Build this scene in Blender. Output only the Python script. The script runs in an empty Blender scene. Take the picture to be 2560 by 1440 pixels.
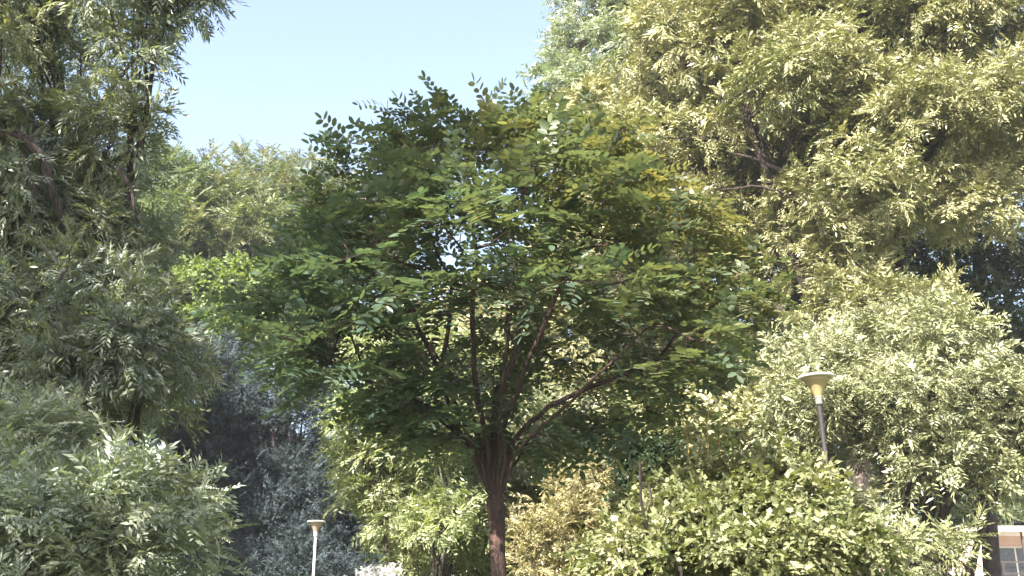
import bpy, bmesh, math
import numpy as np
from mathutils import Vector

# ------------------------------------------------------------------ camera, light, exposure
S = bpy.context.scene
C = S.collection
FPX, W, H = 2750.0, 2560.0, 1440.0
PITCH = math.radians(18.7)
CAM = np.array([0.0, 0.0, 1.6])
cam = bpy.data.cameras.new('camera'); camo = bpy.data.objects.new('camera', cam); C.objects.link(camo)
camo.location = CAM; camo.rotation_euler = (math.radians(90) + PITCH, 0, 0)
cam.sensor_width = 36; cam.lens = 36 * FPX / W; cam.clip_end = 2000
S.camera = camo

SUN_EL, SUN_AZ = math.radians(42), math.radians(-150)      # azimuth clockwise from the view direction (+Y)
world = bpy.data.worlds.new('World'); S.world = world; world.use_nodes = True
nt = world.node_tree; bg = nt.nodes['Background']
sky = nt.nodes.new('ShaderNodeTexSky'); sky.sky_type = 'NISHITA'; sky.sun_disc = False
sky.sun_elevation = SUN_EL; sky.sun_rotation = SUN_AZ
sky.air_density = 1.0; sky.dust_density = 2.5; sky.ozone_density = 0.6
hs = nt.nodes.new('ShaderNodeHueSaturation'); hs.inputs['Saturation'].default_value = 0.82
nt.links.new(sky.outputs[0], hs.inputs['Color']); nt.links.new(hs.outputs[0], bg.inputs[0]); bg.inputs[1].default_value = 0.088
sl = bpy.data.lights.new('sun', 'SUN'); sl.energy = 5.0; sl.angle = math.radians(0.5); sl.color = (1.0, 0.94, 0.83)
so = bpy.data.objects.new('sun', sl); C.objects.link(so)
sd = Vector((math.sin(SUN_AZ) * math.cos(SUN_EL), math.cos(SUN_AZ) * math.cos(SUN_EL), math.sin(SUN_EL)))
so.rotation_euler = sd.to_track_quat('Z', 'Y').to_euler()
S.view_settings.view_transform = 'Standard'; S.view_settings.look = 'None'
S.view_settings.exposure = 2.45; S.view_settings.gamma = 1.0

def P(px, py, y):
    """world point seen at photo pixel (px, py), y metres ahead of the camera"""
    u = (px - W / 2) / FPX; v = (H / 2 - py) / FPX
    dy = math.cos(PITCH) - v * math.sin(PITCH); dz = math.sin(PITCH) + v * math.cos(PITCH)
    return CAM + np.array([u, dy, dz]) * (y / dy)
def M(px, y):
    """metres covered by px photo pixels at y metres"""
    return px * y / FPX

# ------------------------------------------------------------------ materials
def mat(name):
    m = bpy.data.materials.new(name); m.use_nodes = True
    return m, m.node_tree, m.node_tree.nodes['Principled BSDF']
def ramp(t, cols, pos=None):
    r = t.nodes.new('ShaderNodeValToRGB'); e = r.color_ramp.elements
    while len(e) < len(cols): e.new(0.5)
    for i, c in enumerate(cols):
        e[i].position = pos[i] if pos else i / (len(cols) - 1); e[i].color = (*c, 1)
    return r
def leaf_mat(name, cols, trans=0.3, rough=0.42, spec=0.5, tcol=(1.25, 1.35, 0.5), patch=None):
    """leaf colour runs through cols from leaf to leaf; patch = colours that whole sprays of foliage take"""
    m, t, b = mat(name)
    a = t.nodes.new('ShaderNodeAttribute'); a.attribute_name = 'leaf'
    r = ramp(t, cols); t.links.new(a.outputs['Fac'], r.inputs[0])
    col = r.outputs[0]
    if patch:
        a2 = t.nodes.new('ShaderNodeAttribute'); a2.attribute_name = 'clump'
        r2 = ramp(t, patch); t.links.new(a2.outputs['Fac'], r2.inputs[0])
        mx = t.nodes.new('ShaderNodeMix'); mx.data_type = 'RGBA'; mx.inputs[0].default_value = 0.55
        t.links.new(col, mx.inputs[6]); t.links.new(r2.outputs[0], mx.inputs[7]); col = mx.outputs[2]
    t.links.new(col, b.inputs['Base Color'])
    b.inputs['Roughness'].default_value = rough; b.inputs['Specular IOR Level'].default_value = spec
    tr = t.nodes.new('ShaderNodeBsdfTranslucent')
    mu = t.nodes.new('ShaderNodeMix'); mu.data_type = 'RGBA'; mu.blend_type = 'MULTIPLY'; mu.inputs[0].default_value = 1
    t.links.new(col, mu.inputs[6]); mu.inputs[7].default_value = (*tcol, 1)
    t.links.new(mu.outputs[2], tr.inputs[0])
    ms = t.nodes.new('ShaderNodeMixShader'); ms.inputs[0].default_value = trans
    t.links.new(b.outputs[0], ms.inputs[1]); t.links.new(tr.outputs[0], ms.inputs[2])
    t.links.new(ms.outputs[0], t.nodes['Material Output'].inputs['Surface'])
    return m
def bark_mat(name, c1, c2, scale=14.0, rough=0.9, stretch=0.25):
    m, t, b = mat(name)
    tc = t.nodes.new('ShaderNodeTexCoord'); mp = t.nodes.new('ShaderNodeMapping'); mp.inputs['Scale'].default_value = (1, 1, stretch)
    n = t.nodes.new('ShaderNodeTexNoise'); n.inputs['Scale'].default_value = scale; n.inputs['Detail'].default_value = 8; n.inputs['Roughness'].default_value = 0.7
    t.links.new(tc.outputs['Object'], mp.inputs[0]); t.links.new(mp.outputs[0], n.inputs['Vector'])
    r = ramp(t, [c1, c2], [0.35, 0.65]); t.links.new(n.outputs['Fac'], r.inputs[0]); t.links.new(r.outputs[0], b.inputs['Base Color'])
    vo = t.nodes.new('ShaderNodeTexVoronoi'); vo.feature = 'DISTANCE_TO_EDGE'; vo.inputs['Scale'].default_value = scale * 1.6
    ns = t.nodes.new('ShaderNodeMix'); ns.data_type = 'VECTOR'; ns.inputs[0].default_value = .12
    t.links.new(mp.outputs[0], ns.inputs[4]); t.links.new(n.outputs['Color'], ns.inputs[5]); t.links.new(ns.outputs[1], vo.inputs['Vector'])
    cr = ramp(t, [(.35, .35, .35), (1, 1, 1)], [0.0, 0.12]); t.links.new(vo.outputs['Distance'], cr.inputs[0])
    mc = t.nodes.new('ShaderNodeMix'); mc.data_type = 'RGBA'; mc.blend_type = 'MULTIPLY'; mc.inputs[0].default_value = 1
    t.links.new(r.outputs[0], mc.inputs[6]); t.links.new(cr.outputs[0], mc.inputs[7]); t.links.new(mc.outputs[2], b.inputs['Base Color'])
    ad = t.nodes.new('ShaderNodeMath'); ad.operation = 'ADD'; t.links.new(n.outputs['Fac'], ad.inputs[0]); t.links.new(cr.outputs[0], ad.inputs[1])
    bu = t.nodes.new('ShaderNodeBump'); bu.inputs['Strength'].default_value = 0.8; bu.inputs['Distance'].default_value = 0.02
    t.links.new(ad.outputs[0], bu.inputs['Height']); t.links.new(bu.outputs[0], b.inputs['Normal'])
    b.inputs['Roughness'].default_value = rough
    return m
def plain(name, col, rough=0.5, metal=0.0, var=0.15, scale=6.0):
    m, t, b = mat(name)
    n = t.nodes.new('ShaderNodeTexNoise'); n.inputs['Scale'].default_value = scale; n.inputs['Detail'].default_value = 5
    tc = t.nodes.new('ShaderNodeTexCoord'); t.links.new(tc.outputs['Object'], n.inputs['Vector'])
    r = ramp(t, [tuple(c * (1 - var) for c in col), tuple(min(1, c * (1 + var)) for c in col)], [0.3, 0.7])
    t.links.new(n.outputs['Fac'], r.inputs[0]); t.links.new(r.outputs[0], b.inputs['Base Color'])
    b.inputs['Roughness'].default_value = rough; b.inputs['Metallic'].default_value = metal
    return m

BARK_RED = bark_mat('bark_reddish', (0.022, 0.011, 0.010), (0.085, 0.042, 0.036), 22)
BARK_DARK = bark_mat('bark_dark', (0.018, 0.011, 0.010), (0.07, 0.045, 0.04), 9)
BARK_GREY = bark_mat('bark_grey', (0.05, 0.042, 0.038), (0.13, 0.11, 0.10), 9)
STEM = plain('red_leaf_stalk', (0.20, 0.09, 0.04), 0.6)

# ------------------------------------------------------------------ mesh building
def link_mesh(name, verts, counts, loops, mats, parent=None, smooth=False, face_attrs=None, mat_idx=None):
    me = bpy.data.meshes.new(name)
    verts = np.asarray(verts, np.float32); loops = np.asarray(loops, np.int32); counts = np.asarray(counts, np.int32)
    me.vertices.add(len(verts)); me.vertices.foreach_set('co', verts.ravel())
    me.loops.add(len(loops)); me.loops.foreach_set('vertex_index', loops)
    me.polygons.add(len(counts))
    st = np.zeros(len(counts), np.int32); st[1:] = np.cumsum(counts)[:-1]
    me.polygons.foreach_set('loop_start', st)
    if smooth: me.polygons.foreach_set('use_smooth', np.ones(len(counts), bool))
    for m in (mats if isinstance(mats, (list, tuple)) else [mats]): me.materials.append(m)
    if mat_idx is not None: me.polygons.foreach_set('material_index', np.asarray(mat_idx, np.int32))
    for k, v in (face_attrs or {}).items():
        at = me.attributes.new(k, 'FLOAT', 'FACE'); at.data.foreach_set('value', np.asarray(v, np.float32))
    me.update(calc_edges=True)
    o = bpy.data.objects.new(name, me); C.objects.link(o)
    if parent is not None:
        o.parent = parent
    return o
def empty(name, loc, label, cat, group=None):
    o = bpy.data.objects.new(name, None); o.location = loc; C.objects.link(o); o.empty_display_size = 0.3
    o['label'] = label; o['category'] = cat
    if group: o['group'] = group
    return o
class Tubes:
    """tapered tubes along polylines, collected into one mesh"""
    def __init__(s): s.v = []; s.l = []; s.n = 0
    def add(s, pts, rad, seg=8, wob=0.0, rng=None):
        pts = np.asarray(pts, float); k = len(pts)
        tan = np.gradient(pts, axis=0); tan /= np.linalg.norm(tan, axis=1)[:, None] + 1e-9
        ref = np.array([1.0, 0.13, 0.07]) if abs(tan[:, 0]).mean() < 0.8 else np.array([0.1, 1.0, 0.1])
        a = np.cross(tan, ref); a /= np.linalg.norm(a, axis=1)[:, None]; b = np.cross(tan, a)
        th = np.linspace(0, 2 * np.pi, seg, endpoint=False)
        r = np.asarray(rad, float)[:, None] * np.ones((1, seg))
        if wob and rng is not None: r = r * (1 + wob * (rng.rand(1, seg) - 0.5) + wob * (rng.rand(k, seg) - 0.5))
        ring = pts[:, None] + r[..., None] * (np.cos(th)[None, :, None] * a[:, None] + np.sin(th)[None, :, None] * b[:, None])
        s.v.append(ring.reshape(-1, 3))
        i = np.arange(k - 1)[:, None] * seg; j = np.arange(seg)[None]; j2 = (j + 1) % seg
        q = np.stack([i + j, i + j2, i + seg + j2, i + seg + j], -1).reshape(-1, 4) + s.n
        s.l.append(q); s.n += k * seg
    def build(s, name, m, parent=None, origin=None):
        v = np.concatenate(s.v); q = np.concatenate(s.l)
        if origin is not None: v = v - origin
        return link_mesh(name, v, np.full(len(q), 4), q.ravel(), m, parent, smooth=True)
def curve(p0, p1, p2, n=10):
    t = np.linspace(0, 1, n)[:, None]
    return (1 - t) ** 2 * p0 + 2 * t * (1 - t) * p1 + t ** 2 * p2
def wiggle(pts, amp, rng):
    k = len(pts); w = np.cumsum(rng.randn(k, 3), axis=0) * amp; w -= np.linspace(0, 1, k)[:, None] * w[-1]; w -= w[0] * (1 - np.linspace(0, 1, k)[:, None])
    return pts + w

# a spray = a twig with leaves: each leaf one folded 4-gon (or 6-gon)
def spray_template(rng, n=10, L=0.3, ll=0.09, lw=0.028, ang=50, kind='alt', droop=0.0, six=False, fold=0.25, cup=0.0):
    V = []; F = []
    for i in range(n):
        t = (i + 0.6) / n
        if kind == 'pair':
            side = 1 if i % 2 else -1; t = (i // 2 + 1.0) / (n // 2 + 0.3)
        else:
            side = 1 if i % 2 else -1
        base = np.array([t * L, 0, -droop * t * t * L])
        a = math.radians(ang * (0.75 + 0.5 * rng.rand())) * side
        if kind == 'pair' and i == n - 1: a = 0.0; base = np.array([L * 1.0, 0, -droop * L])
        d = np.array([math.cos(a), math.sin(a), -0.25 * rng.rand() - cup]) ; 
        if kind == 'rand':
            d = rng.randn(3); d[0] = abs(d[0]) + 0.5; d[2] = d[2] * 0.6 - 0.2 - droop
        d /= np.linalg.norm(d)
        up = np.array([0, 0, 1.0]) + (0.55 if kind != 'pair' else 0.25) * rng.randn(3); w = np.cross(up, d); w /= np.linalg.norm(w)
        u = np.cross(d, w)
        l = ll * (0.75 + 0.5 * rng.rand()); wd = lw * (0.8 + 0.4 * rng.rand())
        k = len(V)
        if six:
            V += [base, base + d * l * .28 + w * wd * .9 + u * wd * fold, base + d * l * .72 + w * wd * .85 + u * wd * fold, base + d * l,
                  base + d * l * .72 - w * wd * .85 + u * wd * fold, base + d * l * .28 - w * wd * .9 + u * wd * fold]
            F.append([k, k + 1, k + 2, k + 3]); F.append([k, k + 3, k + 4, k + 5])
        else:
            V += [base, base + d * l * .42 + w * wd + u * wd * fold, base + d * l - np.array([0, 0, l * .12]), base + d * l * .42 - w * wd + u * wd * fold]
            F.append([k, k + 1, k + 2, k + 3])
    return np.array(V), np.array(F), (2 if six else 1)
def frames(dirs, ups):
    x = dirs / (np.linalg.norm(dirs, axis=1)[:, None] + 1e-9)
    y = np.cross(ups, x); y /= np.linalg.norm(y, axis=1)[:, None] + 1e-9
    z = np.cross(x, y)
    return np.stack([x, y, z], -1)
def foliage(name, pos, dirs, ups, scl, clump, tmpls, m, parent, rng, origin):
    Vs, Fs, A, B = [], [], [], []; off = 0
    R = frames(dirs, ups); pick = rng.randint(0, len(tmpls), len(pos))
    for k, (tv, tf, per) in enumerate(tmpls):
        s = np.where(pick == k)[0]
        if not len(s): continue
        v = np.einsum('nij,vj->nvi', R[s], tv) * scl[s, None, None] + pos[s, None]
        f = tf[None] + (np.arange(len(s)) * len(tv))[:, None, None] + off
        Vs.append(v.reshape(-1, 3)); Fs.append(f.reshape(-1, 4)); off += len(s) * len(tv)
        nl = len(tf) // per
        A.append(np.repeat(np.clip(rng.rand(len(s), nl) * .7 + rng.rand(len(s), 1) * .3, 0, 1).ravel(), per))
        B.append(np.repeat(clump[s], len(tf)))
    V = np.concatenate(Vs) - origin; F = np.concatenate(Fs)
    global NF; NF += len(F)
    return link_mesh(name, V, np.full(len(F), 4), F.ravel(), m, parent, face_attrs={'leaf': np.concatenate(A), 'clump': np.concatenate(B)})
NF = 0
def sph(rng, n):
    v = rng.randn(n, 3); return v / np.linalg.norm(v, axis=1)[:, None]

def clumps_from_lobes(lobes, rng, rc, dens=1.0, gap=0.2):
    """lobes: (px, py, y, rx_px, rz_px, ry_m); returns clump centres and radii spread over the lobes"""
    cc, cr, ca = [], [], []
    for lobe in lobes:
        if lobe[0] == 'w': c = np.array(lobe[1:4], float); r = np.array(lobe[4:7], float)
        else:
            px, py, y, rx, rz, ry = lobe; c = P(px, py, y); r = np.array([M(rx, y), ry, M(rz, y)])
        area = 4 * np.pi * ((r[0] * r[1]) ** 1.6 / 3 + (r[0] * r[2]) ** 1.6 / 3 + (r[1] * r[2]) ** 1.6 / 3) ** (1 / 1.6)
        n = max(4, int(dens * area / (rc * rc * 1.5)))
        v = sph(rng, n * 3); keep = (v[:, 2] > -0.55) & ((v[:, 1] < 0.35) | (rng.rand(n * 3) < 0.45))
        v = v[keep][:n]
        k = 0.62 + 0.42 * rng.rand(len(v), 1) ** 0.7
        core = rng.rand(len(v), 1) < 0.14; k = np.where(core, 0.35 + .3 * rng.rand(len(v), 1), k)
        cc.append(c + v * r * k); cr.append(np.full(len(v), rc) * (0.6 + 0.75 * rng.rand(len(v)))); ca.append(np.tile(c, (len(v), 1)))
    cc = np.concatenate(cc); cr = np.concatenate(cr); ca = np.concatenate(ca)
    ph = rng.rand(6) * 6.28; w = 2 * np.pi / (rc * 5.0); q = cc @ np.array([[1, .3, -.2], [-.25, 1, .3], [.2, -.35, 1.25]]) * w
    nz = np.sin(q[:, 0] + ph[0]) * np.sin(q[:, 1] + ph[1]) + np.sin(q[:, 2] + ph[2]) * np.sin(q[:, 0] * .7 + ph[3]) + .5 * rng.randn(len(cc))
    keep = (cc[:, 2] > 0.3) & (nz > np.quantile(nz, gap))
    return cc[keep], cr[keep], ca[keep]
def sprays_on_clumps(cc, cr, ca, rng, per_area, flat=0.75, updir=0.25, jitter=0.5, out=0.8, tuft=0.17, nt=7):
    """each clump carries tufts on its surface; the twigs of a tuft radiate from its middle"""
    n = np.maximum(6, (per_area * 4 * np.pi * cr ** 2 * flat * (0.75 + .5 * rng.rand(len(cr)))).astype(int))
    ntf = np.maximum(2, n // nt); ci = np.repeat(np.arange(len(cc)), ntf); K = len(ci)
    v = sph(rng, K); low = v[:, 2] < -0.2; v[low & (rng.rand(K) < .6), 2] *= -1
    rad = cr[ci, None] * (0.35 + 0.7 * rng.rand(K, 1) ** 0.55)
    tc = cc[ci] + v * rad * np.array([1.05, 1.05, flat]); ts = 0.6 + 0.8 * rng.rand(K)
    idx = np.repeat(np.arange(K), nt); N = len(idx)
    away = cc[ci] - ca[ci]; away /= np.linalg.norm(away, axis=1)[:, None] + 1e-6
    axis = v * out + away * 0.4 + np.array([0, 0, updir]) + jitter * .5 * rng.randn(K, 3); axis /= np.linalg.norm(axis, axis=1)[:, None]
    dv = sph(rng, N) * .95
    d = axis[idx] + dv * (.5 + jitter)
    pos = tc[idx] + d * (tuft * ts[idx] * rng.rand(N) * .6)[:, None]
    up = axis[idx] * .9 + np.array([0, 0, 0.7]) + rng.randn(N, 3) * 0.3
    hsh = np.abs(np.sin(ca[:, 0] * 12.9 + ca[:, 2] * 78.2)) - .5
    cl = np.clip(0.5 + (0.20 * rng.randn(len(cc)) + .35 * hsh)[ci] + .14 * rng.randn(K), 0, 1)[idx]
    vs = ((1 + .35 * (np.abs(np.sin(ca[:, 0] * 7.7 + ca[:, 2] * 31.)) - .6)) * (.85 + .3 * rng.rand(len(cc))))[ci][idx]
    return pos, d, up, cl, vs

def tree(name, label, cat, base, lobes, lm, bark, rc=0.8, per_area=14, tmpl=None, scale=1.0, seed=1, trunk_r=0.2, trunk_top=None,
         dens=1.0, group=None, flat=0.75, updir=0.25, jitter=0.5, n_limb=14, extra_limbs=(), crown_name='crown', stems=1, out=0.8, gap=0.2, tuft=0.17, nt=7, holes=()):
    rng = np.random.RandomState(seed); base = np.asarray(base, float)
    root = empty(name, base, label, cat, group)
    cc, cr, ca = clumps_from_lobes(lobes, rng, rc, dens, gap)
    pos, d, up, cl, vs = sprays_on_clumps(cc, cr, ca, rng, per_area, flat, updir, jitter, out, tuft, nt)
    sc = scale * (0.6 + 0.7 * rng.rand(len(pos))) * vs
    if holes:
        keep = np.ones(len(pos), bool); s_ = np.array(sd)
        for hp, hr in holes:
            rel = pos - hp; rel = rel - (rel @ s_)[:, None] * s_; keep &= (rel ** 2).sum(1) > hr * hr
        pos, d, up, cl, sc = pos[keep], d[keep], up[keep], cl[keep], sc[keep]
    foliage(crown_name, pos, d, up, sc, cl, tmpl, lm, root, rng, base)
    top = np.asarray(trunk_top if trunk_top is not None else np.average(cc, axis=0) * [1, 1, 1.05], float)
    # trunk(s)
    tips = []
    for s in range(stems):
        b0 = base + (np.array([math.cos(s * 2.4), math.sin(s * 2.4), 0]) * trunk_r * 2.2 if stems > 1 else 0)
        tp = top + (rng.randn(3) * [.5, .5, .2] if stems > 1 else 0)
        n = 14; mid = (b0 + tp) / 2 + rng.randn(3) * [0.25, 0.25, 0]
        pts = wiggle(curve(b0 + [0, 0, -0.15], mid, tp, n), 0.03, rng)
        r = trunk_r * np.linspace(1, 0.35, n); r[0] *= 1.35; r[1] *= 1.08
        T = Tubes(); T.add(pts, r, 12, 0.12, rng); T.build('trunk', bark, root, base); tips.append((pts, r))
    # limbs to the heaviest clumps, with twigs into their neighbours
    order = rng.permutation(len(cc))[:n_limb]; used = set(order.tolist())
    near = np.argmin(((cc[:, None] - cc[order][None]) ** 2).sum(-1), axis=1) if len(order) else []
    for j, i in enumerate(order):
        pts, r = tips[j % len(tips)]
        k = int(np.clip(4 + (j * 7) % 9, 3, 12)); k = min(k, max(3, int(np.searchsorted(pts[:, 2], cc[i][2] - 0.5)) - 1))
        a = pts[k]; e = cc[i]; mid = a * .45 + e * .55 + np.array([0, 0, 0.18 * np.linalg.norm((e - a)[:2])])
        lp = wiggle(curve(a, mid, e, 10), 0.05, rng); lr = np.linspace(min(r[k] * .55, trunk_r * .45), 0.012 + trunk_r * .04, 10)
        T = Tubes(); T.add(lp, lr, 7, 0.1, rng)
        for q in np.where(near == j)[0][:9]:
            if q in used: continue
            si = rng.randint(4, 9); s0 = lp[si]; tr_ = np.linspace(lr[si] * .6, 0.008, 7); tr_[0] = lr[si] * .97; T.add(wiggle(curve(s0, (s0 + cc[q]) / 2 + [0, 0, .15], cc[q], 7), 0.03, rng), tr_, 7)
        T.build('branch', bark, root, base)
    for (pl, r0, r1) in extra_limbs:
        pl = np.array([P(*p) for p in pl]); k = len(pl); t = np.linspace(0, k - 1, k * 4)
        sm = np.stack([np.interp(t, np.arange(k), pl[:, c]) for c in range(3)], -1)
        T = Tubes(); T.add(wiggle(sm, 0.012, rng), np.linspace(r0, r1, len(sm)), 8, 0.15, rng); T.build('branch', bark, root, base)
    return root

RT = np.random.RandomState(99)
ash_t = [spray_template(RT, RT.randint(8, 17), .22 + .14 * RT.rand(), .085 + .06 * RT.rand(), .013 + .010 * RT.rand(), 35 + 30 * RT.rand(), 'alt' if RT.rand() < .7 else 'rand', .1 + .6 * RT.rand(), fold=.15 + .4 * RT.rand()) for _ in range(18)]      # lance leaves in star-like tufts
fine_t = [spray_template(RT, 16, .30, .08, .013, 45, 'alt', .3) for _ in range(5)]
willow_t = [spray_template(RT, 12, .30, .12, .015, 36, 'alt', .45) for _ in range(6)]
broad_t = [spray_template(RT, 8, .26, .10, .036, 60, 'rand', .5) for _ in range(6)]
round_t = [spray_template(RT, 9, .30, .13, .05, 60, 'rand', .2) for _ in range(5)]
needle_t = [spray_template(RT, 22, .35, .10, .010, 40, 'rand', .1) for _ in range(5)]

# ------------------------------------------------------------------ ground
def ground():
    n = 60; xs = np.concatenate([-np.geomspace(600, 2, n // 2), np.geomspace(2, 600, n // 2)])
    X, Y = np.meshgrid(xs, xs + 10); rng = np.random.RandomState(3)
    Z = 0.06 * np.sin(X * .31 + 1) * np.cos(Y * .27) - 0.02
    V = np.stack([X, Y, Z], -1).reshape(-1, 3); i = np.arange(n - 1)
    I, J = np.meshgrid(i, i, indexing='ij'); a = (I * n + J).ravel()
    q = np.stack([a, a + 1, a + n + 1, a + n], -1)
    m, t, b = mat('dry_lawn'); tc = t.nodes.new('ShaderNodeTexCoord')
    nn = t.nodes.new('ShaderNodeTexNoise'); nn.inputs['Scale'].default_value = .9; nn.inputs['Detail'].default_value = 10
    t.links.new(tc.outputs['Object'], nn.inputs['Vector'])
    r = ramp(t, [(.09, .07, .04), (.07, .09, .03), (.13, .12, .06)]); t.links.new(nn.outputs['Fac'], r.inputs[0]); t.links.new(r.outputs[0], b.inputs['Base Color'])
    b.inputs['Roughness'].default_value = 1
    o = link_mesh('ground', V, np.full(len(q), 4), q.ravel(), m, smooth=True); o['kind'] = 'structure'
ground()

# ------------------------------------------------------------------ leaf colours
L_ASH = leaf_mat('leaves_ash', [(.09, .11, .04), (.18, .195, .09), (.35, .35, .22)], .12, .38, .6, patch=[(.13, .135, .055), (.21, .215, .12), (.32, .32, .22)])
L_OLIVE = leaf_mat('leaves_olive', [(.11, .12, .05), (.21, .215, .11), (.40, .375, .19)], .14, .4, .5, patch=[(.12, .135, .045), (.225, .215, .11), (.36, .33, .18)])
L_SILVER = leaf_mat('leaves_silver', [(.13, .165, .12), (.21, .24, .185), (.29, .32, .26)], .3, .4, .5, patch=[(.13, .175, .135), (.21, .24, .19), (.29, .30, .20)])
L_WILLOW = leaf_mat('leaves_willow', [(.10, .125, .095), (.155, .18, .135), (.23, .25, .18)], .3, .45, .5, patch=[(.10, .125, .11), (.155, .18, .14), (.28, .27, .14)])
L_CEDAR = leaf_mat('needles_bluish', [(.035, .05, .058), (.05, .066, .075), (.068, .084, .09)], .15, .8, .1)  # dark needle colour stands in for the conifer's shade
L_LIGHT = leaf_mat('leaves_light_green', [(.15, .175, .085), (.25, .275, .15), (.36, .38, .25)], .35, .4, .5, patch=[(.15, .18, .08), (.25, .28, .15), (.33, .34, .21)])
L_BLOND = leaf_mat('leaves_blond', [(.18, .15, .075), (.28, .24, .13), (.38, .34, .22)], .25, .5, .4, patch=[(.17, .16, .08), (.28, .245, .13), (.27, .27, .20)])
L_BROAD = leaf_mat('leaves_broad', [(.07, .085, .03), (.14, .15, .075), (.27, .27, .155)], .3, .5, .4, patch=[(.075, .10, .03), (.15, .16, .07), (.25, .24, .14)])
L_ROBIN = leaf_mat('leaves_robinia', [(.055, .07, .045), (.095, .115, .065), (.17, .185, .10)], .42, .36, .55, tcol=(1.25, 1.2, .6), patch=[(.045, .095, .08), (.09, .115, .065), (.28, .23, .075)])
L_FAR = leaf_mat('leaves_far', [(.08, .10, .05), (.125, .155, .08), (.18, .195, .11)], .3, .6, .3, patch=[(.05, .08, .035), (.10, .125, .06), (.17, .15, .09)])
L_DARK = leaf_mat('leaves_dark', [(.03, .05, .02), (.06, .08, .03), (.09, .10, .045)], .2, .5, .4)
L_IVY = leaf_mat('leaves_dark_glossy', [(.012, .026, .009), (.03, .045, .015)], .1, .5, .3)
L_YEL = leaf_mat('leaves_yellow_green', [(.08, .12, .035), (.13, .17, .06), (.20, .23, .10)], .45, .45, .4)

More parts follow.
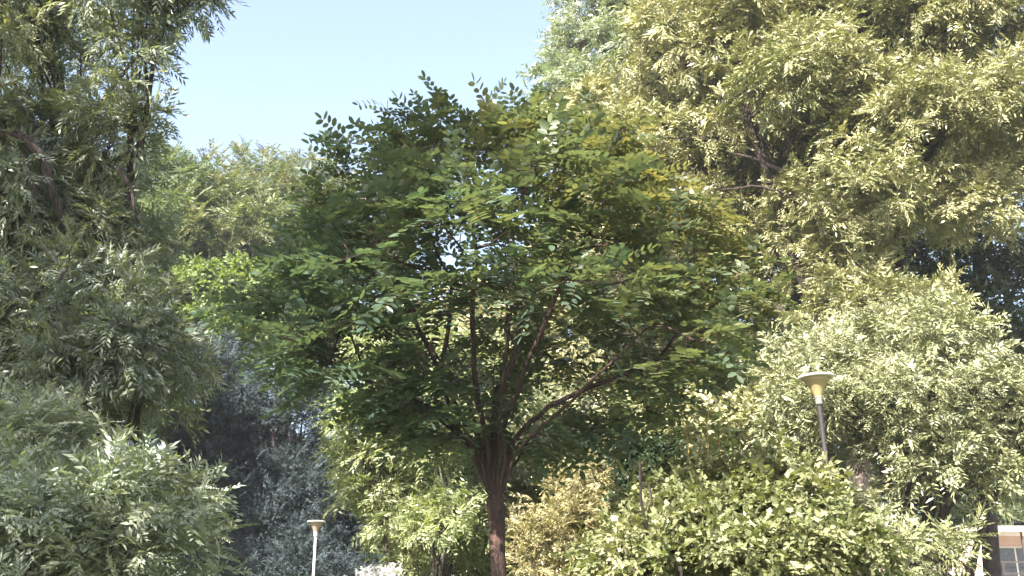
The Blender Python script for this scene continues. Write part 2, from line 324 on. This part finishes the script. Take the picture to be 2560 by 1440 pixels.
# ------------------------------------------------------------------ young robinia in the middle
def robinia():
    rng = np.random.RandomState(12); Y0 = 9.0
    ax = lambda py: P(1268, py, Y0)
    base = P(1248, 1440, Y0) * [1, 1, 0]; base[0] += 0.02
    root = empty('young_tree', base, 'young broad-crowned central tree with paired round leaflets and a bare reddish trunk', 'tree')
    prof_y = np.array([300, 315, 345, 400, 450, 540, 680, 850, 940, 1010, 1080, 1130])
    prof_r = np.array([180, 360, 410, 400, 530, 575, 640, 665, 615, 450, 260, 110])
    # attraction points: shell of revolution around the trunk axis, some inside
    N = 3900; py = 300 + 830 * rng.rand(N) ** 0.85; th = rng.rand(N) * 2 * np.pi
    R = np.interp(py, prof_y, prof_r); f = np.sqrt(0.12 + 0.88 * rng.rand(N))
    lump = 1 + 0.12 * np.sin(3 * th + py * .012) + 0.09 * np.sin(7 * th - py * .02)
    A = []
    for i in range(N):
        if f[i] < 0.5 and 420 < py[i]: continue
        if py[i] > 800 and (f[i] < .72 or (math.sin(th[i]) < -.35 and abs(math.cos(th[i])) < .6)): continue
        r = M(R[i] * f[i] * lump[i], Y0) * .97; dy = r * math.sin(th[i]) * .85
        c = ax(py[i]); c2 = P(1268, py[i], Y0 + dy)
        A.append([c[0] + r * math.cos(th[i]) * (1 + .6 * dy / Y0), c[1] + dy, c[2] * .3 + c2[2] * .7])
    A = np.array(A)
    q = A @ np.array([[1, .3, -.2], [-.25, 1, .3], [.3, -.35, 1.7]]) * 4.2
    nz = np.sin(q[:, 0] + 1) * np.sin(q[:, 1] + 2) + np.sin(q[:, 2] + .5) * np.sin(q[:, 0] * .6 + 2.2) + .25 * rng.randn(len(A))
    A = A[nz > np.quantile(nz, .3)]
    # trunk and fork
    tr = np.array([P(1250, 1560, Y0), P(1247, 1440, Y0), P(1243, 1340, Y0), P(1240, 1275, Y0), P(1236, 1240, Y0)])
    tr = np.vstack([base + [0, 0, -.15], base * .5 + tr[0] * .5, tr])
    t = np.linspace(0, len(tr) - 1, 34); trs = np.stack([np.interp(t, np.arange(len(tr)), tr[:, c]) for c in range(3)], -1)
    for _ in range(2): trs[1:-1] = (trs[:-2] + trs[1:-1] * 2 + trs[2:]) / 4
    T = Tubes(); rr = np.interp(np.arange(34), [0, 2, 20, 27, 31, 33], [.105, .068, .060, .070, .076, .058]); T.add(trs, rr, 16, 0.10, rng)
    T.build('trunk', BARK_RED, root, base)
    # main limbs
    nodes = [trs[-1]]; par = [-1]
    starts = [(1222, 1150), (1225, 1170), (1240, 1200), (1250, 1225)]
    limbs = [((1222, 1225), (1165, 1060), (1075, 860), (1010, 730)), ((1222, 1225), (1185, 1060), (1120, 930), (1040, 800)),
             ((1225, 1225), (1205, 1040), (1180, 900), (1190, 620)), ((1228, 1225), (1232, 1040), (1255, 900), (1290, 640)),
             ((1240, 1230), (1262, 1060), (1320, 920), (1420, 660)), ((1235, 1225), (1250, 1060), (1300, 850), (1350, 560)),
             ((1250, 1235), (1280, 1110), (1400, 1000), (1640, 900)), ((1252, 1238), (1268, 1150), (1350, 1060), (1500, 930)),
             ((1220, 1225), (1150, 1060), (960, 960), (760, 880)), ((1220, 1225), (1165, 1100), (1060, 1010), (900, 900)),
             ((1245, 1230), (1262, 1140), (1258, 1000), (1270, 780)), ((1222, 1225), (1200, 1080), (1100, 1000), (1130, 700)),
             ((1252, 1240), (1285, 1160), (1330, 1100), (1420, 1040)), ((1232, 1225), (1238, 1060), (1225, 950), (1230, 800))]
    off = [-.3, .5, -.8, .9, -.5, .7, .2, -1.1, .1, 1.1, -.9, 1.3, .5, 0.1]
    for L, dz in zip(limbs, off):
        last = 0
        pts = []
        for j, (px, py) in enumerate(L): pts.append(P(px, py, Y0 + [0, .12, .55, 1.0][j] * dz))
        pts = np.array(pts); k = 18; t = np.linspace(0, 3, k)
        sm = np.stack([np.interp(t, np.arange(4), pts[:, c]) for c in range(3)], -1)
        for _ in range(3): sm[1:-1] = (sm[:-2] + sm[1:-1] * 2 + sm[2:]) / 4
        sm = wiggle(sm, .012, rng)
        for j in range(0, k):
            nodes.append(sm[j]); par.append(last if j else 0); last = len(nodes) - 1
    # space colonisation
    nodes = [np.array(n) for n in nodes]; alive = np.ones(len(A), bool); step = 0.10
    near_i = np.zeros(len(A), int); near_d = np.full(len(A), 1e9); seen = 0
    for it in range(70):
        NN = np.array(nodes[seen:])
        if len(NN):
            for s in range(0, len(NN), 400):
                d = ((A[:, None] - NN[None, s:s + 400]) ** 2).sum(-1); k = d.argmin(1); dm = d[np.arange(len(A)), k]
                b = dm < near_d; near_d[b] = dm[b]; near_i[b] = k[b] + seen + s
        seen = len(nodes); alive &= near_d > 0.13 ** 2
        if alive.sum() < 5: break
        ids = near_i[alive]; dv = A[alive] - np.array(nodes)[ids]; ok = near_d[alive] < 1.6 ** 2
        ids = ids[ok]; dv = dv[ok]; dv /= np.linalg.norm(dv, axis=1)[:, None]
        acc = np.zeros((len(nodes), 3)); np.add.at(acc, ids, dv)
        for i in np.unique(ids):
            g = acc[i] + rng.randn(3) * .25; g /= np.linalg.norm(g) + 1e-9
            nodes.append(nodes[i] + g * step); par.append(i)
    n = len(nodes); nodes = np.array(nodes); par = np.array(par)
    kids = [[] for _ in range(n)]
    for i in range(1, n): kids[par[i]].append(i)
    w = np.ones(n)
    for i in range(n - 1, 0, -1):
        if kids[i]: w[i] = sum(w[c] for c in kids[i])
    rad = 0.0034 * w ** 0.46; rad = np.minimum(rad, .033); rad[0] = .05
    # chains
    def chain_from(p, c):
        ch = [p, c]
        while kids[c]:
            nx = max(kids[c], key=lambda q: w[q]); rest = [q for q in kids[c] if q != nx]
            for q in rest: todo.append((c, q))
            c = nx; ch.append(c)
        return ch
    tops = [c for c in kids[0]]
    for c0 in tops:
        todo = [(0, c0)]; T = Tubes()
        while todo:
            p, c = todo.pop(); ch = chain_from(p, c); r = rad[ch].copy(); r[0] = min(r[0] * .97, r[1] * 1.8)
            if p == 0: r[0] = .042
            T.add(nodes[ch], r, 7 if r[0] > .012 else 4)
        T.build('branch', BARK_RED, root, base)
    # compound leaves on thin twigs
    twig = np.where((w < 7) & (np.arange(n) > 100))[0]
    pos, dr, up, cl = [], [], [], []
    cen = ax(760)
    for i in twig:
        tdir = nodes[i] - nodes[par[i]]; tdir /= np.linalg.norm(tdir) + 1e-9
        m_ = 2 if w[i] > 1 else 4
        if rng.rand() < .34: continue
        for q in range(m_):
            d = tdir * .5 + rng.randn(3) * .65; o_ = nodes[i] - cen; o_[2] *= .3; o_ /= np.linalg.norm(o_) + 1e-9
            d += o_ * .55; d[2] = d[2] * .45 + .08
            pos.append(nodes[i] + rng.randn(3) * .02); dr.append(d); up.append(np.array([0, 0, 1.]) + rng.randn(3) * .28)
            cl.append(np.clip(.33 - .12 + .32 * np.clip((nodes[i][0] - cen[0]) / 1.6, -1, 1) + .25 * np.clip((nodes[i][2] - cen[2]) / 1.2, -.5, 1) + .14 * rng.randn(), 0, 1))  # leaf tint carries painted light: shaded left, sunlit right and top
    # bare top shoots
    for (x, y0, y1, dy) in [(1010, 320, 235, 0), (1200, 320, 240, -.2), (1075, 320, 265, .2), (1235, 310, 255, .1), (1320, 330, 285, .2), (970, 310, 250, -.3)]:
        a = P(x + 8, y0 + 60, Y0 + dy); e = P(x + rng.randn() * 6, y1, Y0 + dy); T = Tubes(); T.add(wiggle(curve(a, (a + e) / 2, e, 6), .01, rng), np.linspace(.005, .0025, 6), 4); T.build('shoot', BARK_RED, root, base)
        for tt in (.8, 1.0)[: 1 + (rng.rand() < .5)]:
            pos.append(a + (e - a) * tt); dr.append(rng.randn(3) * .5 + [0, 0, .4]); up.append(np.array([0, 0.3, 1.])); cl.append(.2)
    pos = np.array(pos); dr = np.array(dr); up = np.array(up); cl = np.array(cl)
    tm = [spray_template(rng, 13, .33, .085, .021, 68, 'pair', .3, True, .18) for _ in range(6)]
    tm = [(v * 1.0, f, p_) for v, f, p_ in tm]
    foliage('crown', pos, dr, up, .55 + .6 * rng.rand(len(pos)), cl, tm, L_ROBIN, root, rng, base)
    # leaf stalks
    R = frames(dr, up); k = len(pos); s = .27
    a = pos; e = pos + R[:, :, 0] * s * .8 - R[:, :, 2] * s * .2; wv = R[:, :, 1] * .0022
    V = np.stack([a - wv, a + wv, e + wv * .5, e - wv * .5], 1).reshape(-1, 3) - base
    link_mesh('leaf_stalks', V, np.full(k, 4), np.arange(4 * k), STEM, root)
    print('robinia nodes', n, 'leaves', k)
robinia()

def B(px, y): return P(px, 1440, y) * [1, 1, 0]

# ------------------------------------------------------------------ left side
tree('willow', 'tall shaded tree with narrow drooping leaves and dark crooked limbs at the left edge', 'tree', B(355, 14.5),
     [(0, 120, 14.5, 220, 220, 2.0), (325, 5, 14, 110, 80, .8), (455, -10, 14, 60, 70, .5), (320, 150, 14, 45, 70, .4), (310, 360, 14, 55, 65, .5), (60, 500, 15, 230, 240, 1.8), (240, 660, 15, 140, 130, 1.3),
      (160, 850, 14.5, 260, 140, 1.7), (330, 890, 14.2, 130, 140, 1.2), (80, 1010, 14, 170, 160, 1.5)],
     L_WILLOW, BARK_DARK, rc=.45, per_area=34, tmpl=willow_t, seed=21, trunk_r=.20, trunk_top=P(130, 330, 14.6), updir=-.3, jitter=.6, n_limb=22, flat=.95, scale=.85, gap=.3, tuft=.22,
     extra_limbs=[(((-60, 320, 13.2), (60, 350, 13.2), (105, 400, 13.3), (130, 480, 13.4), (165, 560, 13.6)), .085, .05), (((10, 330, 13.3), (50, 400, 13.2), (95, 500, 13.2)), .045, .025),
                  (((300, 420, 13.2), (335, 500, 13.2), (345, 560, 13.3)), .03, .012), (((150, 700, 12.9), (170, 650, 12.9), (180, 615, 12.9)), .02, .008)])
tree('silvery_tree', 'low silver-green bushy tree with narrow leaves filling the bottom left corner', 'tree', B(180, 11.5),
     [(100, 1330, 11.5, 230, 150, 1.2), (300, 1345, 11.3, 110, 105, .8), (60, 1180, 12, 130, 110, .8), (395, 1410, 11, 55, 45, .4), (300, 1225, 11.8, 70, 35, .4), (140, 1500, 11.5, 300, 130, 1.3)],
     L_SILVER, BARK_DARK, rc=.42, per_area=34, tmpl=fine_t, seed=22, trunk_r=.12, n_limb=12, scale=.95, updir=.15)
tree('added_shade_tree', 'unseen broad tree added beyond the left edge to shade the willow and central tree', 'tree', (-8.5, 4.0, 0),  # unseen tree, added to throw shade on the left trees and central crown
     [('w', -10.3, 7.2, 12, 2.8, 4.0, 2.6), ('w', -9.6, 2.5, 12, 2.6, 3.4, 2.4), ('w', -6.2, 1.6, 12.3, 2.0, 2.2, 1.2)], L_WILLOW, BARK_DARK, rc=.8, per_area=4, tmpl=broad_t, scale=1.5, seed=24, trunk_r=.3, n_limb=12, gap=.42,
     holes=[(P(1320, 690, 7.3), .85), (P(1365, 390, 8.6), .5), (P(1120, 510, 8), .35), (P(760, 790, 8), .4), (P(1000, 650, 7.5), .3), (P(1560, 540, 8), .4), (P(1700, 660, 8), .7), (P(1450, 900, 8), .4)])  # gaps cut along the sun's path so light patches reach the central crown

# ------------------------------------------------------------------ far trees on the left
tree('distant_tree', 'distant pale green feathery tree rising behind the willow, left of two tops on the skyline', 'tree', B(430, 46),
     [(430, 500, 46, 115, 90, 3), (560, 620, 45, 120, 150, 3), (420, 640, 45, 140, 140, 3), (470, 800, 45, 170, 140, 3)], L_FAR, BARK_GREY, rc=.95, per_area=5.5, tmpl=fine_t, scale=2.1, seed=31, trunk_r=.3, n_limb=10, updir=.5, group='distant trees on the skyline')
tree('distant_tree', 'distant brownish-green feathery tree on the skyline between the willow and the young central tree', 'tree', B(660, 50),
     [(640, 500, 50, 130, 90, 3), (760, 540, 49, 110, 120, 3), (680, 660, 48, 160, 150, 3), (880, 640, 50, 150, 170, 3), (760, 850, 48, 200, 150, 3)], L_FAR, BARK_GREY, rc=1.0, per_area=5.5, tmpl=fine_t, scale=2.2, seed=32, trunk_r=.3, n_limb=10, updir=.5, group='distant trees on the skyline')
tree('conifer', 'dark bluish conifer with shade put into its needle colour, behind the shorter pale lamp', 'tree', B(740, 36),
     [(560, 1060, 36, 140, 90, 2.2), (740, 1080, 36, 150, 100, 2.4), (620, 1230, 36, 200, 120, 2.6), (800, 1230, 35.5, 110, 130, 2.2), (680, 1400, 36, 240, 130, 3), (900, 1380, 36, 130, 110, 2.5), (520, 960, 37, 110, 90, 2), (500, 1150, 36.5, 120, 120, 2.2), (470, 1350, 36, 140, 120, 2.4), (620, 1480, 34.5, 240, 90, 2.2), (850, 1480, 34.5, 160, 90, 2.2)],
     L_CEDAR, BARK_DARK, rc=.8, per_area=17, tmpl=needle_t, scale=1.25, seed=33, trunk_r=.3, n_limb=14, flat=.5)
tree('sunlit_tree', 'small bright yellow-green tree glimpsed between the willow and the central crown', 'tree', B(560, 39.5),
     [(570, 705, 39.5, 55, 35, 1), (490, 750, 39.5, 50, 50, .9), (620, 760, 39.5, 70, 60, .9), (560, 850, 40, 130, 90, 1.4)], L_YEL, BARK_GREY, rc=.7, per_area=12, tmpl=broad_t, scale=1.7, seed=34, trunk_r=.14, n_limb=6)

# ------------------------------------------------------------------ middle
tree('pale_green_tree', 'pale green tree with layered drooping boughs, between the pale lamp and the central trunk', 'tree', B(1080, 16),
     [(950, 1060, 16, 85, 45, .9), (1090, 1100, 16, 110, 60, 1.1), (930, 1180, 16.8, 65, 40, .7), (960, 1260, 16.6, 75, 35, .7), (1060, 1200, 16, 100, 80, 1.1), (1020, 1330, 16.6, 60, 35, .7), (1120, 1310, 16, 90, 90, 1.1), (1110, 1420, 16.6, 80, 50, .9), (1170, 960, 16, 160, 90, 1.3), (1010, 870, 16, 90, 60, 1)],
     L_LIGHT, BARK_GREY, rc=.34, per_area=40, tmpl=ash_t, scale=.75, seed=41, trunk_r=.12, n_limb=14, flat=.6, updir=-.05)
tree('pale_shrub', 'whitish-green fine-leaved tall shrub standing directly behind the central trunk', 'shrub', B(1230, 18),
     [(1180, 1260, 18, 90, 110, .8), (1330, 1230, 18.2, 90, 90, .8), (1250, 1380, 18, 150, 110, 1), (1370, 1090, 19, 130, 90, .9)],
     L_ASH, BARK_GREY, rc=.35, per_area=38, tmpl=fine_t, scale=.85, seed=42, trunk_r=.05, n_limb=8, stems=3)
tree('blond_shrub', 'straw-coloured fine-leaved tall shrub right of the central trunk', 'shrub', B(1440, 15.5),
     [(1500, 1210, 15.5, 80, 65, .6), (1430, 1340, 15.3, 90, 80, .7), (1370, 1400, 15.5, 100, 90, .7), (1530, 1330, 15.6, 70, 90, .6), (1480, 1450, 15.3, 120, 60, .8), (1590, 1250, 16, 50, 50, .4)],
     L_BLOND, BARK_GREY, rc=.28, per_area=55, tmpl=fine_t, scale=.7, seed=43, trunk_r=.04, n_limb=8, stems=3, updir=.1)
tree('leafy_shrub', 'bright green broad-leaved shrub along the bottom edge in front of the dark lamp post', 'shrub', B(1820, 8.3),
     [(1640, 1400, 8.3, 100, 70, .5), (1760, 1340, 8.5, 90, 80, .6), (1920, 1330, 8.3, 90, 80, .5), (2010, 1420, 8.1, 90, 70, .5), (1800, 1440, 8.2, 240, 70, .8), (1830, 1255, 8.6, 70, 45, .4), (1690, 1270, 8.7, 55, 35, .35), (1975, 1250, 8.5, 50, 35, .35), (2110, 1450, 8.0, 80, 60, .4), (1560, 1450, 8.0, 80, 60, .4), (1860, 1200, 8.9, 35, 25, .2), (1740, 1215, 8.9, 30, 22, .2)],
     L_BROAD, BARK_DARK, rc=.2, per_area=170, tmpl=broad_t, scale=.48, seed=44, trunk_r=.025, n_limb=12, stems=4, updir=.3, tuft=.14, gap=.4)
def shoots(root, seed=5):
    rng = np.random.RandomState(seed); o = np.array(root.location); m1 = plain('orange_stem', (.45, .26, .08), .6)
    for (xb, xt, yt, yy) in [(1788, 1772, 1020, 8.8), (1808, 1806, 1035, 8.9), (1835, 1818, 1045, 8.8), (1722, 1712, 1062, 8.9)]:
        a = P(xb, 1240, yy); e = P(xt, yt, yy + .1); pts = wiggle(curve(a, (a + e) / 2, e, 16), .008, rng)
        T = Tubes(); T.add(pts, np.linspace(.007, .0025, 16), 6); st = T.build('shoot', m1, root, o)
        pos, d, up = [], [], []
        for i in range(3, 16):
            for sgn in (-1, 1):
                ang = (i % 2) * 1.1 + rng.rand() * .4
                pos.append(pts[i]); d.append([sgn * math.cos(ang), -sgn * math.sin(ang) * .8, .25]); up.append([0, 0, 1.])
        d = np.array(d); tm = [spray_template(rng, 1, 0.01, .095, .028, 1, 'alt', 0) for _ in range(4)]
        f = foliage('leaves', np.array(pos), d, np.array(up) + .2 * rng.randn(len(up), 3), .7 + .6 * rng.rand(len(pos)), rng.rand(len(pos)), tm, L_LIGHT, st, rng, o)
shrub = bpy.data.objects['leafy_shrub']; shoots(shrub)
tree('flowering_shrub', 'shrub with clusters of small white flowers at the bottom edge right of the pale lamp', 'shrub', B(930, 15),
     [(965, 1462, 15, 28, 26, .2), (905, 1470, 15, 20, 16, .15)], leaf_mat('white_petals', [(.6, .58, .58), (.75, .73, .72)], .2, .6, .3, tcol=(1, 1, 1)), BARK_GREY, rc=.09, per_area=260, tmpl=round_t, scale=.22, seed=46, trunk_r=.03, n_limb=5, crown_name='blossom')
tree('dark_bush', 'compact rounded dark green bush in front of the brownish shrub', 'shrub', B(1625, 13.5),
     [(1625, 1170, 13.5, 50, 38, .3), (1640, 1260, 13.5, 55, 60, .3)], L_IVY, BARK_DARK, rc=.16, per_area=230, tmpl=broad_t, scale=.5, seed=47, dens=2, trunk_r=.03, n_limb=4, gap=0)
tree('brownish_shrub', 'olive-brown thin shrub with dark hollows between the central crown and the dark lamp post', 'shrub', B(1690, 17),
     [(1650, 1090, 17, 90, 55, .7), (1790, 1120, 17.3, 110, 90, .8), (1620, 1180, 17, 80, 70, .7), (1880, 1100, 18, 80, 90, .8), (1720, 1230, 17, 120, 60, .8)],
     L_OLIVE, BARK_RED, rc=.4, per_area=20, tmpl=broad_t, scale=.95, seed=45, trunk_r=.06, n_limb=10, stems=3)

# ------------------------------------------------------------------ right side
tree('ash_tree', 'low wide tree with glossy whitish-lit leaves right behind the dark lamp post', 'tree', B(2400, 18),
     [(2060, 960, 18, 120, 70, 1.2), (2250, 940, 18, 160, 90, 1.5), (2000, 1080, 17.6, 130, 90, 1.2), (2200, 1060, 17.5, 170, 90, 1.5), (2420, 1060, 17.6, 150, 120, 1.5), (2330, 1180, 17.3, 130, 70, 1.2), (2510, 1150, 17.5, 100, 60, 1.1),
      (2230, 1395, 16.5, 110, 55, .8), (2050, 1380, 17.6, 100, 90, 1.0), (2570, 1090, 17.5, 110, 120, 1.3)],
     L_ASH, BARK_DARK, rc=.55, per_area=58, tmpl=ash_t, scale=.72, seed=51, trunk_r=.16, n_limb=20, stems=2, out=.9, gap=.33, tuft=.26, nt=10)
tree('large_tree', 'very large sunlit cream-green tree filling the upper right, taller than everything around it', 'tree', B(2120, 24),
     [(2200, 120, 25, 260, 200, 3.5), (1780, 190, 25, 230, 170, 3), (2440, 120, 24, 220, 220, 3), (1960, 330, 24, 250, 150, 3), (2230, 420, 23.5, 230, 150, 3), (2450, 390, 23.5, 200, 120, 3), (1640, 420, 25.5, 220, 130, 2.5), (1620, 600, 26, 260, 160, 2.4), (1500, 330, 26.5, 110, 70, 1.6),
      (2080, 560, 23, 150, 90, 2), (2330, 570, 22.8, 130, 60, 1.6), (2470, 545, 22.5, 70, 45, .8), (2470, 770, 22.8, 60, 35, .7), (2130, 700, 22.8, 100, 60, 1.3), (2200, 800, 22.6, 100, 55, 1.2), (2020, 640, 23, 70, 40, 1), (2100, -80, 25, 500, 170, 3.5)],
     L_OLIVE, BARK_DARK, rc=.75, per_area=31, tmpl=ash_t, scale=.95, seed=52, trunk_r=.38, n_limb=30, trunk_top=P(2160, 60, 25.5), out=.9, gap=.38, tuft=.32, nt=11,
     extra_limbs=[(((1830, 385, 22.3), (1900, 400, 22.3), (1960, 425, 22.3), (2020, 480, 22.5), (2060, 560, 22.8), (2120, 680, 23.4)), .015, .12), (((1800, 475, 22.4), (1870, 468, 22.4), (1950, 480, 22.4), (2040, 540, 22.4)), .012, .05)])
tree('tall_grey_tree', 'grey-green ragged-topped tree against the sky behind the left shoulder of the large sunlit tree', 'tree', B(1620, 31),
     [(1600, 20, 31, 120, 90, 2), (1480, 160, 31, 95, 70, 1.6), (1440, 30, 31, 60, 40, .8), (1450, 250, 30.5, 80, 70, 1.4), (1640, 150, 31, 120, 110, 2), (1700, -40, 31, 160, 120, 2.2), (1600, 380, 31, 170, 150, 2)],
     L_SILVER, BARK_DARK, rc=.7, per_area=14, tmpl=ash_t, scale=1.2, seed=53, trunk_r=.25, n_limb=14)
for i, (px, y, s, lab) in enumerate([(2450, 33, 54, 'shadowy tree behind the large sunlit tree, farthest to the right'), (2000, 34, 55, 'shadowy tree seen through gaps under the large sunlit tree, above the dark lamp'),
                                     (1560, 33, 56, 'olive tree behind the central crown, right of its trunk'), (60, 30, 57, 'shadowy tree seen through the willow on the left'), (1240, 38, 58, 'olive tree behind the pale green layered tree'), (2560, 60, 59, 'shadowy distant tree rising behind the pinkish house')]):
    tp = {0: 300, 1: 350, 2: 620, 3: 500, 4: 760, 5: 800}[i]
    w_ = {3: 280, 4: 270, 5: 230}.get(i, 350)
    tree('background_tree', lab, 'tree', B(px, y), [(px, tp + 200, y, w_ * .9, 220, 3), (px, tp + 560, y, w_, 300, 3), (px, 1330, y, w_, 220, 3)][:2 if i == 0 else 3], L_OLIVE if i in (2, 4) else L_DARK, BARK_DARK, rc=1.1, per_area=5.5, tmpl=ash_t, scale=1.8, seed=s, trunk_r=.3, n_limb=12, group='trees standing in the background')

# ------------------------------------------------------------------ pink house glimpsed at the bottom right
def box(bm, x0, x1, y0, y1, z0, z1):
    v = [bm.verts.new(c) for c in [(x0, y0, z0), (x1, y0, z0), (x1, y1, z0), (x0, y1, z0), (x0, y0, z1), (x1, y0, z1), (x1, y1, z1), (x0, y1, z1)]]
    for f in [(3, 2, 1, 0), (4, 5, 6, 7), (0, 1, 5, 4), (1, 2, 6, 5), (2, 3, 7, 6), (3, 0, 4, 7)]: bm.faces.new([v[i] for i in f])
def bobj(name, boxes, m, parent):
    bm = bmesh.new()
    for b_ in boxes: box(bm, *b_)
    me = bpy.data.meshes.new(name); bm.to_mesh(me); bm.free(); me.materials.append(m)
    o = bpy.data.objects.new(name, me); C.objects.link(o); o.parent = parent; return o
def house():
    c = P(2440, 1400, 48); x0, y0 = c[0] - 2.5, 48.0; zt = P(2440, 1330, 48)[2]
    root = empty('house', (x0, y0, 0), 'pinkish rendered house with a railed balcony, glimpsed at the bottom right corner', 'house')
    PINK = plain('pink_render', (.62, .45, .40), .9, var=.08, scale=3); TRIM = plain('white_trim', (.7, .66, .62), .8, var=.05); DK = plain('dark_railing', (.05, .035, .03), .5); GLS = plain('window_glass', (.06, .07, .09), .08, var=.3)
    wx = P(2488, 1400, 48)[0] - x0
    bobj('wall', [(0, wx, 0, 8, 0, zt), (wx, 16, 1.6, 8, 0, zt)], PINK, root)
    bobj('roof', [(-.3, 16.3, -.3, 8.3, zt, zt + .22)], TRIM, root)
    bobj('balcony_slab', [(wx + .003, 16, .0, 1.6, zt - 2.4, zt - 2.2)], TRIM, root)
    for i in range(4):
        w = bobj('window', [(wx + .8 + i * 3.6, wx + 2.4 + i * 3.6, 1.56, 1.597, zt - 2.1, zt - .45)], TRIM, root)
        bobj('pane', [(wx + .88 + i * 3.6, wx + 1.56 + i * 3.6, 1.54, 1.558, zt - 2.02, zt - .53), (wx + 1.64 + i * 3.6, wx + 2.32 + i * 3.6, 1.54, 1.558, zt - 2.02, zt - .53)], GLS, w)
    bx_ = [(wx + .003, 16, .02, .07, zt - 1.28, zt - 1.22), (wx + .003, 16, .02, .07, zt - 1.74, zt - 1.70)]
    bx_ += [(wx + .3 + i * .95, wx + .36 + i * .95, .015, .075, zt - 2.2, zt - 1.2 + (1.2 if i % 2 else 0)) for i in range(15)]
    bobj('railing', bx_, DK, root)
house()
# ------------------------------------------------------------------ air
def haze(density):
    V = np.array([(x, y, z) for x in (-700, 700) for y in (-700, 700) for z in (-1.2, 26)], float)
    F = [(0, 1, 3, 2), (4, 6, 7, 5), (0, 4, 5, 1), (2, 3, 7, 6), (0, 2, 6, 4), (1, 5, 7, 3)]
    m = bpy.data.materials.new('air'); m.use_nodes = True; t = m.node_tree; t.nodes.clear()
    o_ = t.nodes.new('ShaderNodeOutputMaterial'); v = t.nodes.new('ShaderNodeVolumePrincipled')
    v.inputs['Color'].default_value = (.86, .92, 1, 1); v.inputs['Density'].default_value = density
    t.links.new(v.outputs[0], o_.inputs['Volume'])
    o = link_mesh('haze', V, np.full(6, 4), np.array(F).ravel(), m); o['kind'] = 'stuff'
haze(0.00042)
# ------------------------------------------------------------------ lamps
def lathe(name, prof, seg, m, parent, center=(0, 0)):
    prof = np.array(prof, float); k = len(prof); th = np.linspace(0, 2 * np.pi, seg, endpoint=False)
    V = np.stack([prof[:, 0, None] * np.cos(th) + center[0], prof[:, 0, None] * np.sin(th) + center[1], prof[:, 1, None] + 0 * th], -1).reshape(-1, 3)
    i = np.arange(k - 1)[:, None] * seg; j = np.arange(seg)[None]; j2 = (j + 1) % seg
    q = np.stack([i + j, i + j2, i + seg + j2, i + seg + j], -1).reshape(-1, 4)
    return link_mesh(name, V, np.full(len(q), 4), q.ravel(), m, parent, smooth=True)
def lamp(x, y, label, ml, mpole, mcol, h=5.5, r=.25, lean=0):
    root = empty('street_lamp', (x + h * lean, y, 0), label, 'street lamp', 'park lamps with funnel-shaped heads')
    root.rotation_euler = (0, -lean, 0)
    lathe('base_plate', [(0, .03), (.12, .03), (.12, 0), (.10, 0)], 20, mpole, root)
    lathe('pole', [(.055, 0), (.055, 1.0), (.038, 1.05), (.033, h - .40), (0, h - .40)], 14, mpole, root)
    lathe('collar', [(0, h - .42), (.045, h - .42), (.05, h - .40), (.056, h - .31), (.06, h - .30), (0, h - .295)], 18, mcol, root)
    lathe('diffuser', [(.056, h - .30), (.075, h - .25), (.11, h - .17), (.16, h - .09), (.215, h - .035), (.205, h - .035), (.15, h - .095), (.10, h - .18), (.065, h - .26), (.04, h - .295)], 32, ml, root)
    lathe('rim', [(.205, h - .037), (r, h - .03), (r + .004, h - .015), (r, h - .004), (.235, h), (.1, h + .012), (0, h + .016)], 40, CO_P, root)
    lathe('bulb', [(0, h - .29), (.022, h - .285), (.022, h - .17), (.012, h - .14), (0, h - .135)], 12, mcol, root)
    return root
def glass(name, col):
    m, t, b = mat(name); b.inputs['Base Color'].default_value = (*col, 1); b.inputs['Roughness'].default_value = .35
    tr = t.nodes.new('ShaderNodeBsdfTranslucent'); tr.inputs[0].default_value = (*col, 1); ms = t.nodes.new('ShaderNodeMixShader'); ms.inputs[0].default_value = .45
    t.links.new(b.outputs[0], ms.inputs[1]); t.links.new(tr.outputs[0], ms.inputs[2]); t.links.new(ms.outputs[0], t.nodes['Material Output'].inputs['Surface'])
    return m
POLE_D = plain('lamp_paint_dark', (.013, .010, .012), .55, var=.4, scale=25); POLE_L = plain('lamp_paint_pale', (.42, .38, .40), .5)
GL_Y = glass('lamp_glass_yellowed', (.48, .38, .20)); GL_P = glass('lamp_glass_pinkish', (.5, .36, .30))
CO_G = plain('lamp_collar_grey', (.16, .155, .15), .5, var=.35, scale=18); CO_P = plain('lamp_rim_pale', (.6, .55, .52), .5)
p = P(2040, 940, 15.3); lamp(p[0], p[1], 'dark-posted park lamp with a yellowed funnel head before the whitish tree', GL_Y, POLE_D, CO_G, h=p[2], lean=.028)
p = P(791, 1303, 31.0); lamp(p[0], p[1], 'distant slim park lamp with a pale post and pinkish funnel head before the dark conifer', GL_P, POLE_L, CO_P, h=p[2])

print('leaf faces', NF)
